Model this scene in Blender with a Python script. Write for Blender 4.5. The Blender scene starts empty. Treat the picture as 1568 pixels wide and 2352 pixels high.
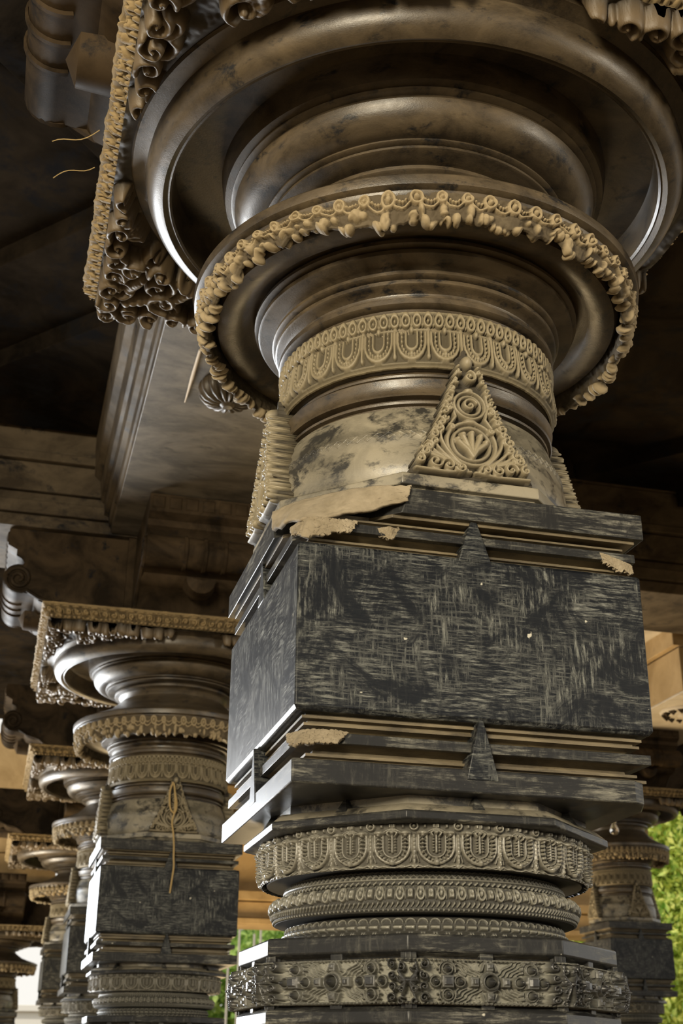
import bpy, math, random
import numpy as np
random.seed(5)
SC = bpy.context.scene
COL = SC.collection
R = math.radians
CAMZ = 1.5                      # eye height above the hall floor
TH = 0.2545                     # the hall's axes are turned by this much against the view
MX, MY = 0.1709, 2.6268         # foot of the big pillar
AX = np.array([math.cos(TH), math.sin(TH)])
BX = np.array([-math.sin(TH), math.cos(TH)])

def hall(a, b):                 # hall coordinates (from the big pillar) -> world x, y
    p = np.array([MX, MY]) + AX * a + BX * b
    return float(p[0]), float(p[1])

# ------------------------------------------------------------------ camera
cd = bpy.data.cameras.new('camera')
cam = bpy.data.objects.new('camera', cd); COL.objects.link(cam)
cd.sensor_fit = 'VERTICAL'; cd.sensor_height = 36.0
cd.lens = 36.0 * 2913.8 / 2352.0
cd.clip_start = 0.05; cd.clip_end = 300
_p, _r = 0.4106, -0.0103
cam.location = (0, 0, CAMZ)
from mathutils import Matrix
_rx = Matrix.Rotation(math.pi / 2 + _p, 4, 'X')
_rz = Matrix.Rotation(-_r, 4, 'Z')
cam.matrix_world = Matrix.Translation((0, 0, CAMZ)) @ _rx @ _rz
cd.dof.use_dof = True; cd.dof.focus_distance = 2.75; cd.dof.aperture_fstop = 7.0
SC.camera = cam
# ------------------------------------------------------------------ sky, sun, exposure
SC.view_settings.view_transform = 'Standard'
SC.view_settings.look = 'None'
SC.view_settings.gamma = 1.0
SC.view_settings.use_curve_mapping = False
SC.view_settings.exposure = -0.45
w = bpy.data.worlds.new('sky'); SC.world = w; w.use_nodes = True
bg = w.node_tree.nodes['Background']
bg.inputs[0].default_value = (1.0, 0.97, 0.90, 1); bg.inputs[1].default_value = 1.35
sd = bpy.data.lights.new('sun', 'SUN'); sd.energy = 3.6; sd.angle = R(1.0); sd.color = (1.0, 0.90, 0.74)
sun = bpy.data.objects.new('sun', sd); COL.objects.link(sun)
from mathutils import Vector
sun.rotation_euler = Vector((0.50, 0.42, -0.75)).to_track_quat('-Z', 'Y').to_euler()
def daylight(name, a, b, z, ta, tb, tz, w_, h_, watts, col, spread=180):
    """area lamp for daylight through an open side, or an added court fill"""
    ld = bpy.data.lights.new(name, 'AREA'); ld.shape = 'RECTANGLE'; ld.size = w_; ld.size_y = h_; ld.energy = watts; ld.color = col; ld.spread = R(spread)
    o = bpy.data.objects.new(name, ld); COL.objects.link(o)
    p = Vector((*hall(a, b), z + CAMZ)); q = Vector((*hall(ta, tb), tz + CAMZ))
    o.location = p; o.rotation_euler = (q - p).to_track_quat('-Z', 'Y').to_euler()
    return o
daylight('daylight_far_left', -2.9, 8.2, 0.4, -0.3, 0.5, -0.2, 3.0, 2.6, 560, (0.90, 0.95, 1.0), 120)
daylight('daylight_front_left', -3.6, -5.6, 1.5, 0, 0, 1.0, 1.5, 1.3, 260, (1.0, 0.87, 0.64), 100)
daylight('daylight_front_right', 5.6, -4.2, 1.6, 0, 0, 1.6, 0.8, 1.4, 80, (1.0, 0.90, 0.72), 110)
daylight('fill_far_court', 2.2, 7.6, -1.42, 2.6, 7.6, 2.0, 2.6, 3.4, 480, (1.0, 0.74, 0.40))  # added lamp facing up, imitates sunlit floor to brighten the far bay
daylight('fill_left_court', -4.2, 10.2, -0.9, -0.2, 8.6, 1.7, 2.2, 2.0, 420, (1.0, 0.88, 0.68), 120)  # added warm lamp, unseen, lifts the far left pillars
SC.cycles.max_bounces = 8
SC.cycles.diffuse_bounces = 5
SC.cycles.glossy_bounces = 4
SC.cycles.use_denoising = True
SC.cycles.sample_clamp_indirect = 6.0

# ------------------------------------------------------------------ materials
def nodes(name):
    m = bpy.data.materials.new(name); m.use_nodes = True
    nt = m.node_tree; b = nt.nodes['Principled BSDF']
    return m, nt, b
def ND(nt, t, **k):
    n = nt.nodes.new(t)
    for a, v in k.items(): setattr(n, a, v)
    return n
def ramp(nt, src, stops):
    r = ND(nt, 'ShaderNodeValToRGB'); nt.links.new(src, r.inputs[0])
    e = r.color_ramp.elements
    while len(e) < len(stops): e.new(0.5)
    for q, (p, c) in zip(e, stops):
        q.position = p; q.color = (c, c, c, 1) if isinstance(c, (int, float)) else (*c, 1)
    return r.outputs[0]
def noise(nt, vec, scale, detail=6, rough=0.6, dist=0.0):
    n = ND(nt, 'ShaderNodeTexNoise'); nt.links.new(vec, n.inputs['Vector'])
    n.inputs['Scale'].default_value = scale; n.inputs['Detail'].default_value = detail
    n.inputs['Roughness'].default_value = rough; n.inputs['Distortion'].default_value = dist
    return n.outputs['Fac']
def mapping(nt, vec, sc, loc=(0, 0, 0)):
    m = ND(nt, 'ShaderNodeMapping'); nt.links.new(vec, m.inputs[0])
    m.inputs['Scale'].default_value = sc; m.inputs['Location'].default_value = loc
    return m.outputs[0]
def mix(nt, f, a, b, mode='MIX'):
    m = ND(nt, 'ShaderNodeMix', data_type='RGBA', blend_type=mode)
    for s, v in ((m.inputs['Factor'], f), (m.inputs['A'], a), (m.inputs['B'], b)):
        if isinstance(v, bpy.types.NodeSocket): nt.links.new(v, s)
        elif isinstance(v, (int, float)): s.default_value = v if s.type == 'VALUE' else (v, v, v, 1)
        else: s.default_value = (*v, 1)
    return m.outputs['Result']
def math_n(nt, op, a, b=None):
    m = ND(nt, 'ShaderNodeMath', operation=op)
    for s, v in zip(m.inputs, (a, b)):
        if v is None: continue
        if isinstance(v, bpy.types.NodeSocket): nt.links.new(v, s)
        else: s.default_value = v
    return m.outputs[0]
def bump(nt, bsdf, h, strength, dist):
    b = ND(nt, 'ShaderNodeBump'); b.inputs['Strength'].default_value = strength; b.inputs['Distance'].default_value = dist
    nt.links.new(h, b.inputs['Height']); nt.links.new(b.outputs[0], bsdf.inputs['Normal'])

def stone(name, dark, light, black=(0.012, 0.012, 0.013), scale=5.0, spread=(0.38, 0.62), blackpos=(0.60, 0.68), rough=(0.33, 0.5), bmp=0.25, grain=220, stretch=(1, 1, 1)):
    """dusty worn stone: two tones in patches, flakes of black polish, fine grain"""
    m, nt, b = nodes(name)
    v = mapping(nt, ND(nt, 'ShaderNodeTexCoord').outputs['Object'], stretch)
    n1 = noise(nt, v, scale, 8, 0.65, 0.6)
    n2 = noise(nt, mapping(nt, v, (1, 1, 1), (7, 3, 1)), scale * 2.2, 9, 0.7, 0.3)
    n3 = noise(nt, v, grain, 3, 0.6)
    c = mix(nt, ramp(nt, n1, [(spread[0], 0.0), (spread[1], 1.0)]), dark, light)
    c = mix(nt, ramp(nt, n3, [(0.35, 0.0), (0.65, 0.35)]), c, mix(nt, 0.5, c, light))
    fl = ramp(nt, n2, [(blackpos[0], 0.0), (blackpos[1], 1.0)])
    c = mix(nt, fl, c, black)
    nt.links.new(c, b.inputs['Base Color'])
    nt.links.new(ramp(nt, n2, [(0.3, rough[1]), (0.7, rough[0])]), b.inputs['Roughness'])
    bump(nt, b, mix(nt, 0.5, n3, n1), bmp, 0.002)
    return m

def carved(name, cut_tone, body, lo=0.05, hi=0.75, rough=(0.75, 0.32), patch=0.25):
    """carved stone: cuts take the first colour, raised work the body colour (vertex attribute 'relief')"""
    m, nt, b = nodes(name)
    v = ND(nt, 'ShaderNodeTexCoord').outputs['Object']
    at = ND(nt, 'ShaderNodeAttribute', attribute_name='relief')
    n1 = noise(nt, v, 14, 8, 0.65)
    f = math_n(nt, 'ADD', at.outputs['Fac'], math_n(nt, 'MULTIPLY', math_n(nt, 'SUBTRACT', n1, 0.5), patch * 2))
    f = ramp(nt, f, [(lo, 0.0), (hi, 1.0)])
    nt.links.new(mix(nt, f, cut_tone, body), b.inputs['Base Color'])
    nt.links.new(ramp(nt, f, [(0.0, rough[0]), (1.0, rough[1])]), b.inputs['Roughness'])
    bump(nt, b, noise(nt, v, 300, 4, 0.7), 0.35, 0.0015)
    return m

def brushed_black(name, vert=1.0, dark=(0.007, 0.008, 0.009), light=(0.25, 0.25, 0.215), flk=(0.48, 0.60), fine=1.0):
    """black basalt block with pale streaks brushed on both ways"""
    m, nt, b = nodes(name)
    v = ND(nt, 'ShaderNodeTexCoord').outputs['Object']
    vv = noise(nt, mapping(nt, v, (120 * fine, 120 * fine, 13 * fine)), 1.0, 9, 0.8, 0.3)
    hh = noise(nt, mapping(nt, v, (13 * fine, 13 * fine, 150 * fine)), 1.0, 9, 0.8, 0.4)
    big = noise(nt, v, 5.5, 5, 0.6, 0.5)
    big2 = noise(nt, mapping(nt, v, (1, 1, 1), (4, 9, 2)), 9.5, 9, 0.75, 0.8)
    sv = math_n(nt, 'MULTIPLY', ramp(nt, vv, [(0.49, 0.0), (0.70, 1.0)]), ramp(nt, big, [(0.42, 0.0), (0.56, 1.0)]))
    sh = math_n(nt, 'MULTIPLY', ramp(nt, hh, [(0.475, 0.0), (0.71, 1.0)]), ramp(nt, big, [(0.44, 1.0), (0.60, 0.12)]))
    s = math_n(nt, 'MAXIMUM', math_n(nt, 'MULTIPLY', sv, vert), sh)
    flake = ramp(nt, big2, [(flk[0], 1.0), (flk[1], 0.06)])
    s = math_n(nt, 'MULTIPLY', s, flake)
    c = mix(nt, s, dark, light)
    spots = noise(nt, v, 42, 2, 0.5)
    c = mix(nt, ramp(nt, spots, [(0.765, 0.0), (0.79, 1.0)]), c, (0.42, 0.40, 0.33))
    nt.links.new(c, b.inputs['Base Color'])
    nt.links.new(ramp(nt, s, [(0.0, 0.34), (0.8, 0.6)]), b.inputs['Roughness']); b.inputs['Specular IOR Level'].default_value = 0.2
    bump(nt, b, mix(nt, 0.5, hh, vv), 0.12, 0.002)
    return m

def plain(name, col, rough=0.6, **k):
    m, nt, b = nodes(name)
    b.inputs['Base Color'].default_value = (*col, 1); b.inputs['Roughness'].default_value = rough
    for a, v in k.items(): b.inputs[a].default_value = v
    return m

M = {}
M['block'] = brushed_black('brushed_black_basalt', 1.0, (0.006, 0.007, 0.009), (0.27, 0.275, 0.245), (0.45, 0.57), 1.3)
M['smooth'] = stone('polished_brown_basalt', (0.018, 0.013, 0.008), (0.100, 0.074, 0.043), scale=6.5, spread=(0.34, 0.68), blackpos=(0.55, 0.66), rough=(0.30, 0.50), stretch=(1, 1, 2.2), bmp=0.3)
M['slab'] = brushed_black('brushed_grey_slab', 0.25, (0.016, 0.016, 0.016), (0.26, 0.25, 0.205), (0.47, 0.57), 0.8)
M['recess'] = stone('dusty_bounce_moulding', (0.045, 0.034, 0.018), (0.150, 0.118, 0.066), scale=7, blackpos=(0.64, 0.72), rough=(0.45, 0.7), stretch=(1, 1, 5))  # dusty stone; its ochre tint also paints in warm bounce light
M['cushion'] = stone('dusty_cushion_stone', (0.075, 0.067, 0.049), (0.235, 0.208, 0.15), scale=5, spread=(0.32, 0.62), blackpos=(0.50, 0.59), black=(0.030, 0.028, 0.024), rough=(0.32, 0.5), stretch=(1, 1, 1.7), bmp=0.25)
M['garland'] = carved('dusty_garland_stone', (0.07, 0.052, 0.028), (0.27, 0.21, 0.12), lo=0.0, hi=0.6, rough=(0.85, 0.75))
M['neckband'] = carved('dusty_neck_shaded_cuts', (0.060, 0.048, 0.027), (0.20, 0.165, 0.10), rough=(0.85, 0.55))  # pale dusty band; cuts painted dark as shade for depth
M['leaf'] = carved('dusty_leaf_shaded_cuts', (0.035, 0.028, 0.017), (0.22, 0.185, 0.118), rough=(0.8, 0.5))  # shade painted into the cuts to deepen the leaf relief
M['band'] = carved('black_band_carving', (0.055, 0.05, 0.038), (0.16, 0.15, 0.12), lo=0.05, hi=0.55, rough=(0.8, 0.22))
M['octband'] = carved('black_boss_carving', (0.17, 0.165, 0.135), (0.024, 0.024, 0.024), lo=0.08, hi=0.9, rough=(0.75, 0.2))  # pale dust in the cuts, bosses rubbed black
M['ring'] = carved('grey_ring_carving', (0.030, 0.028, 0.022), (0.17, 0.162, 0.13), rough=(0.7, 0.35))  # cuts darkened by colour, shading the ring relief
M['warm_side'] = carved('warm_lit_side_carving', (0.07, 0.048, 0.02), (0.25, 0.18, 0.085), lo=0, hi=0.6, rough=(0.9, 0.8))  # golden tone puts warm side light into the colour
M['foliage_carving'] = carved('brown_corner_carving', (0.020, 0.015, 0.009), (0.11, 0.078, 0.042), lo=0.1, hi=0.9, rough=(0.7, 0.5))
M['broken'] = stone('broken_pale_stone', (0.17, 0.136, 0.085), (0.26, 0.215, 0.145), scale=14, blackpos=(0.9, 0.95), rough=(0.9, 0.95), bmp=0.9, grain=120)
M['beam'] = stone('shaded_beam_stone', (0.035, 0.026, 0.017), (0.11, 0.085, 0.055), scale=2.6, blackpos=(0.55, 0.68), rough=(0.5, 0.75), stretch=(1, 1, 1.5))  # dark tone carries the shade on beam sides and courses
M['underside'] = stone('lit_beam_underside', (0.06, 0.05, 0.037), (0.17, 0.145, 0.11), scale=3.0, blackpos=(0.56, 0.70), black=(0.03, 0.027, 0.022), rough=(0.5, 0.7), stretch=(1.0, 2.2, 1))  # paler copy for the bottom face, light put into its colour
M['ceiling'] = stone('shaded_ceiling_stone', (0.006, 0.005, 0.004), (0.026, 0.020, 0.014), scale=1.8, blackpos=(0.50, 0.64), rough=(0.6, 0.8))  # near-black tones put the ceiling's shade into the stone colour
M['ochre'] = stone('ochre_beam_stone', (0.30, 0.20, 0.085), (0.44, 0.31, 0.15), scale=3, blackpos=(0.62, 0.80), black=(0.16, 0.10, 0.045), rough=(0.7, 0.85))
M['pale'] = stone('pale_eave_stone', (0.42, 0.36, 0.27), (0.58, 0.51, 0.40), scale=4, blackpos=(0.66, 0.8), black=(0.25, 0.2, 0.14), rough=(0.7, 0.85))
M['bracket'] = stone('dark_bracket_stone', (0.012, 0.009, 0.006), (0.055, 0.038, 0.022), scale=4, blackpos=(0.58, 0.68), rough=(0.4, 0.6))
for q, v in (('ceiling', 0.0), ('beam', 0.1), ('bracket', 0.03)):
    M[q].node_tree.nodes['Principled BSDF'].inputs['Specular IOR Level'].default_value = v
M['floor'] = stone('sandy_floor_stone', (0.13, 0.09, 0.043), (0.19, 0.132, 0.064), scale=1.2, blackpos=(0.75, 0.9), black=(0.3, 0.2, 0.1), rough=(0.7, 0.9), grain=60)
M['string'] = plain('yellow_string', (0.34, 0.24, 0.10), 0.9)
M['stick'] = plain('pale_wood', (0.55, 0.46, 0.34), 0.7)
M['white'] = plain('whitewash', (0.80, 0.80, 0.78), 0.8)
M['steel'] = plain('grey_steel', (0.5, 0.46, 0.42), 0.5)
M['wire'] = plain('black_wire', (0.02, 0.02, 0.02), 0.6)
M['brass'] = plain('lamp_socket', (0.35, 0.28, 0.15), 0.4, Metallic=0.8)
M['bark'] = plain('bark', (0.16, 0.11, 0.07), 0.9)
M['glass'] = plain('bulb_glass', (1, 1, 1), 0.02, IOR=1.45)
M['glass'].node_tree.nodes['Principled BSDF'].inputs['Transmission Weight'].default_value = 1.0
def leafmat(name, c1, c2):
    m, nt, b = nodes(name)
    v = ND(nt, 'ShaderNodeTexCoord').outputs['Object']
    c = mix(nt, ramp(nt, noise(nt, v, 3.5, 6, 0.7), [(0.36, 0.0), (0.60, 1.0)]), c1, c2)
    nt.links.new(c, b.inputs['Base Color']); b.inputs['Roughness'].default_value = 0.45
    tr = ND(nt, 'ShaderNodeBsdfTranslucent'); nt.links.new(c, tr.inputs[0])
    ms = ND(nt, 'ShaderNodeMixShader'); ms.inputs[0].default_value = 0.4
    nt.links.new(b.outputs[0], ms.inputs[1]); nt.links.new(tr.outputs[0], ms.inputs[2])
    nt.links.new(ms.outputs[0], nt.nodes['Material Output'].inputs[0])
    return m
M['green'] = leafmat('sun_flecked_leaves', (0.20, 0.44, 0.06), (0.95, 0.95, 0.30))  # yellow patches paint sunlit highlights into the leaf colour
M['green2'] = leafmat('dark_leaves', (0.14, 0.32, 0.07), (0.48, 0.64, 0.16))

# ------------------------------------------------------------------ object helpers
def empty(name, loc, rz=0.0):
    o = bpy.data.objects.new(name, None); COL.objects.link(o)
    o.location = loc; o.rotation_euler = (0, 0, rz); o.empty_display_size = 0.1
    return o
def tag(o, label=None, cat=None, group=None, kind=None):
    for k, v in (('label', label), ('category', cat), ('group', group), ('kind', kind)):
        if v: o[k] = v
    return o
def link(name, V, F, mat, parent=None, sharp=35, relief=None, bevel=0.0):
    """V (n,3), F list of faces or an (m,4) array -> one mesh object"""
    me = bpy.data.meshes.new(name)
    V = np.asarray(V, np.float32)
    if isinstance(F, np.ndarray):
        m, k = F.shape
        me.vertices.add(len(V)); me.vertices.foreach_set('co', V.ravel())
        me.loops.add(m * k); me.loops.foreach_set('vertex_index', F.astype(np.int32).ravel())
        me.polygons.add(m)
        me.polygons.foreach_set('loop_start', np.arange(0, m * k, k, dtype=np.int32))
        me.polygons.foreach_set('loop_total', np.full(m, k, np.int32))
        me.update(calc_edges=True)
    else:
        me.from_pydata([tuple(map(float, v)) for v in V], [], F); me.update()
    me.validate()
    me.polygons.foreach_set('use_smooth', np.ones(len(me.polygons), bool))
    if sharp is not None: me.set_sharp_from_angle(angle=R(sharp))
    if relief is not None:
        at = me.attributes.new('relief', 'FLOAT', 'POINT'); at.data.foreach_set('value', np.asarray(relief, np.float32).ravel())
    me.materials.append(mat)
    o = bpy.data.objects.new(name, me); COL.objects.link(o)
    if parent is not None: o.parent = parent
    if bevel:
        bv = o.modifiers.new('bevel', 'BEVEL'); bv.width = bevel; bv.segments = 2; bv.limit_method = 'ANGLE'; bv.angle_limit = R(40)
    return o
def gridfaces(nv, nu, wrap):
    i = np.arange(nv - 1)[:, None]; j = np.arange(nu if wrap else nu - 1)[None, :]
    j2 = (j + 1) % nu
    return np.stack([i * nu + j, i * nu + j2, (i + 1) * nu + j2, (i + 1) * nu + j], -1).reshape(-1, 4)
def Z(z): return z + CAMZ
def turn(prof, n):              # lathe for n sides; corners of a square or octagon sit between the axes
    P = np.array(prof, float); nu = n
    if n <= 8: ang = np.pi / n + 2 * np.pi * np.arange(n) / n; k = 1 / math.cos(math.pi / n)
    else: ang = 2 * np.pi * np.arange(n) / n; k = 1.0
    r = P[:, 0][:, None] * k
    V = np.stack([r * np.cos(ang), r * np.sin(ang), np.broadcast_to(Z(P[:, 1])[:, None], (len(P), nu))], -1).reshape(-1, 3)
    return V, P, nu
def lathe(name, prof, mat, parent, n=160, sharp=32, bevel=0.0, closed=True):
    V, P, nu = turn(prof, n)
    F = gridfaces(len(P), nu, True).tolist()
    if closed:
        F.append(list(range(nu))[::-1]); F.append([(len(P) - 1) * nu + i for i in range(nu)])
    return link(name, V, F, mat, parent, sharp, bevel=bevel)
def prism(name, outline, z0, z1, mat, parent, bevel=0.003, inset=None):
    """vertical prism over an outline in hall axes; `inset` gives the outline at the bottom when it differs"""
    n = len(outline); lo = inset or outline
    V = [(x, y, Z(z0)) for x, y in lo] + [(x, y, Z(z1)) for x, y in outline]
    F = [list(range(n))[::-1], list(range(n, 2 * n))] + [[i, (i + 1) % n, n + (i + 1) % n, n + i] for i in range(n)]
    return link(name, V, F, mat, parent, 30, bevel=bevel)
def boxes(name, bl, mat, parent=None, bevel=0.004, zoff=CAMZ):
    V, F = [], []
    for x0, x1, y0, y1, z0, z1 in bl:
        k = len(V)
        V += [(x, y, z + zoff) for z in (z0, z1) for x, y in ((x0, y0), (x1, y0), (x1, y1), (x0, y1))]
        F += [[k + i for i in f] for f in ([3, 2, 1, 0], [4, 5, 6, 7], [0, 1, 5, 4], [1, 2, 6, 5], [2, 3, 7, 6], [3, 0, 4, 7])]
    return link(name, V, F, mat, parent, 30, bevel=bevel)
def tube(name, pts, rad, mat, parent=None, n=8):
    P = np.array(pts, float); V = []; m = len(P)
    rad = np.broadcast_to(rad, m)
    T = np.gradient(P, axis=0); T /= np.linalg.norm(T, axis=1)[:, None] + 1e-9
    for i in range(m):
        u = np.cross(T[i], (0.31, 0.2, 0.93)); u /= np.linalg.norm(u); v = np.cross(T[i], u)
        for k in range(n):
            q = 2 * np.pi * k / n; V.append(P[i] + rad[i] * (u * math.cos(q) + v * math.sin(q)))
    F = gridfaces(m, n, True).tolist() + [list(range(n))[::-1], [(m - 1) * n + k for k in range(n)]]
    return link(name, V, F, mat, parent, 50)

# ------------------------------------------------------------------ relief raster: heights drawn with strokes, beads and boxes
class Relief:
    def __init__(s, w, h, W, H, wrap=False):
        s.w, s.h, s.W, s.H, s.wrap = w, h, W, H, wrap
        s.X, s.Y = np.meshgrid((np.arange(w) + 0.5) / w * W, (np.arange(h) + 0.5) / h * H)
        s.D = np.zeros((h, w))
    def _dx(s, x):
        d = s.X - x
        return (d + s.W / 2) % s.W - s.W / 2 if s.wrap else d
    def put(s, f): s.D = np.maximum(s.D, f)
    def bead(s, x, y, r, h=1.0, ry=None):
        q = 1 - (s._dx(x) / r) ** 2 - ((s.Y - y) / (ry or r)) ** 2
        s.put(h * np.sqrt(np.clip(q, 0, 1)))
    def dent(s, x, y, r, h):
        q = 1 - (s._dx(x) / r) ** 2 - ((s.Y - y) / r) ** 2
        s.D = s.D - h * np.sqrt(np.clip(q, 0, 1))
    def box(s, x, y, a, b, h=0.7, e=0.03):
        d = np.maximum(np.abs(s._dx(x)) - a, np.abs(s.Y - y) - b)
        s.put(h * np.clip(-d / e, 0, 1))
    def ring(s, x, y, r, wd, h=0.7, ry=None):
        k = r / (ry or r)
        d = np.abs(np.hypot(s._dx(x), (s.Y - y) * k) - r) / wd
        s.put(h * np.sqrt(np.clip(1 - d * d, 0, 1)))
    def stroke(s, pts, wd, h=0.7):
        pts = np.asarray(pts, float); n = len(pts) - 1
        wds = np.linspace(wd[0], wd[1], n) if isinstance(wd, tuple) else np.full(n, wd)
        for (x0, y0), (x1, y1), ww in zip(pts[:-1], pts[1:], wds):
            if s.wrap:
                px, py = s._dx(x0), s.Y - y0; sl = np.s_[:, :]
            else:
                i0 = max(int((min(x0, x1) - ww) / s.W * s.w) - 1, 0); i1 = int((max(x0, x1) + ww) / s.W * s.w) + 2
                j0 = max(int((min(y0, y1) - ww) / s.H * s.h) - 1, 0); j1 = int((max(y0, y1) + ww) / s.H * s.h) + 2
                if i1 <= 0 or j1 <= 0 or i0 >= s.w or j0 >= s.h: continue
                sl = np.s_[j0:j1, i0:i1]; px, py = s.X[sl] - x0, s.Y[sl] - y0
            dx, dy = x1 - x0, y1 - y0
            t = np.clip((px * dx + py * dy) / (dx * dx + dy * dy + 1e-12), 0, 1)
            d = np.hypot(px - t * dx, py - t * dy) / ww
            s.D[sl] = np.maximum(s.D[sl], h * np.sqrt(np.clip(1 - d * d, 0, 1)))
    def spiral(s, x, y, r, turns, a0, sgn=1, wd=0.03, h=0.8, tail=None, inner=0.12):
        n = int(16 * turns) + 4; t = np.linspace(0, 1, n)
        rr = r * (1 - (1 - inner) * t); a = a0 + sgn * 2 * np.pi * turns * t
        pts = np.stack([x + rr * np.cos(a), y + rr * np.sin(a)], 1)
        if tail is not None: pts = np.vstack([[tail], pts])
        s.stroke(pts, (wd, wd * 0.7), h); s.bead(x, y, r * 0.24, h * 1.1)
def vnoise(h, w, cell, seed, wrapx=False, octaves=3):
    rng = np.random.RandomState(seed); out = np.zeros((h, w)); amp = 1.0; tot = 0
    for o in range(octaves):
        c = max(cell / 2 ** o, 1.5); gh, gw = int(h / c) + 3, max(int(round(w / c)), 2)
        g = rng.rand(gh, gw + (0 if wrapx else 2))
        y = np.arange(h) / c; x = np.arange(w) * (gw / w)
        y0 = y.astype(int); x0 = x.astype(int); fy = (y - y0)[:, None]; fx = (x - x0)[None, :]
        fy = fy * fy * (3 - 2 * fy); fx = fx * fx * (3 - 2 * fx)
        nx = g.shape[1]; X0 = x0 % nx; X1 = (x0 + 1) % nx
        out += amp * ((g[y0][:, X0] * (1 - fx) + g[y0][:, X1] * fx) * (1 - fy) + (g[y0 + 1][:, X0] * (1 - fx) + g[y0 + 1][:, X1] * fx) * fy)
        tot += amp; amp *= 0.5
    return out / tot
def prof_at(prof, v):
    P = np.array(prof, float); L = np.r_[0, np.cumsum(np.hypot(*np.diff(P, axis=0).T))]; L /= L[-1]
    r = np.interp(v, L, P[:, 0]); z = np.interp(v, L, P[:, 1])
    dr = np.gradient(r); dz = np.gradient(z); l = np.hypot(dr, dz) + 1e-12
    return r, z, dz / l, -dr / l      # outward normal in (r, z)
def ring_relief(name, prof, D, depth, mat, parent, rough=0.0, seed=1, zcut=None):
    """a carved band: D (nv, nu) laid once round, row 0 at the bottom of prof"""
    nv, nu = D.shape
    r, z, nr, nz = prof_at(prof, np.linspace(0, 1, nv))
    nrm = np.clip(D, 0, 1)
    D = D + rough * (vnoise(nv, nu, 10, seed, True) - 0.5)
    ang = 2 * np.pi * np.arange(nu)[None, :] / nu
    rr = r[:, None] + depth * D * nr[:, None]; zz = z[:, None] + depth * D * nz[:, None]
    if zcut is not None: zt_ = z.max(); zz = zt_ - (zt_ - zz) * ((zt_ - zcut) / (zt_ - z.min()))[None, :]
    V = np.stack([rr * np.cos(ang), rr * np.sin(ang), Z(zz)], -1).reshape(-1, 3)
    return link(name, V, gridfaces(nv, nu, True), mat, parent, None, relief=nrm)

# ---- the tiles
def festoon_tile(w=72, h=88):
    t = Relief(w, h, 1.0, 1.0, True)
    def U(x, bot, top): 
        a = np.linspace(np.pi, 2 * np.pi, 12)
        return np.vstack([[(0.5 - x, top)], np.stack([0.5 + x * np.cos(a), bot + x + x * 0.9 * np.sin(a)], 1), [(0.5 + x, top)]])
    t.stroke(U(0.40, 0.06, 0.72), 0.045, 0.55)
    t.stroke(U(0.21, 0.20, 0.72), 0.03, 0.45)
    p = U(0.305, 0.12, 0.70); seg = np.r_[0, np.cumsum(np.hypot(*np.diff(p, axis=0).T))]
    for q in np.linspace(0, seg[-1], 17): t.bead(np.interp(q, seg, p[:, 0]), np.interp(q, seg, p[:, 1]), 0.042, 1.0)
    for y in np.linspace(0.36, 0.68, 6): t.bead(0.43, y, 0.03, 0.6); t.bead(0.57, y, 0.03, 0.6)
    t.stroke([(0.5, 0.33), (0.5, 0.72)], 0.035, 0.5)
    t.bead(0.5, 0.13, 0.085, 1.0, 0.075)
    t.stroke([(0.0, 0.08), (0.0, 0.70)], 0.05, 0.6)
    for y in np.linspace(0.12, 0.66, 7): t.bead(0.0, y, 0.035, 0.75)
    t.bead(0.0, 0.05, 0.08, 0.6)
    for x in (0.2, 0.8):
        t.bead(x, 0.76, 0.15, 1.0, 0.075); t.bead(x - 0.07, 0.75, 0.04, 1.15); t.bead(x + 0.07, 0.75, 0.04, 1.15)
    t.stroke([(0.32, 0.79), (0.42, 0.84), (0.5, 0.845), (0.58, 0.84), (0.68, 0.79)], 0.025, 0.6)
    t.bead(0.5, 0.77, 0.06, 0.9)
    t.ring(0.0, 0.92, 0.085, 0.03, 0.6); t.bead(0.0, 0.92, 0.045, 0.8)
    t.box(0.5, 0.92, 0.09, 0.06, 0.6); t.dent(0.5, 0.92, 0.04, 0.3)
    t.box(0.25, 0.92, 0.045, 0.055, 0.4); t.box(0.75, 0.92, 0.045, 0.055, 0.4)
    for sx in (-1, 1):
        t.stroke([(0.5 + sx * 0.44, 0.66), (0.5 + sx * 0.455, 0.3), (0.5 + sx * 0.40, 0.12)], 0.02, 0.4)
        for y in np.linspace(0.3, 0.66, 6): t.bead(0.5 + sx * 0.36, y, 0.022, 0.5); t.bead(0.5 + sx * 0.25, y, 0.022, 0.5)
        t.stroke([(0.5 + sx * 0.5, 0.0), (0.5 + sx * 0.42, 0.07), (0.5 + sx * 0.3, 0.03), (0.5 + sx * 0.2, 0.05), (0.5 + sx * 0.1, 0.02)], 0.03, 0.6)
        t.stroke([(0.5 + sx * 0.08, 0.70), (0.5 + sx * 0.12, 0.76), (0.5 + sx * 0.05, 0.80)], 0.03, 0.8)
    t.put(0.45 * (t.Y < 0.02)); t.put(0.5 * (t.Y > 0.985))
    return t.D
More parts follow.
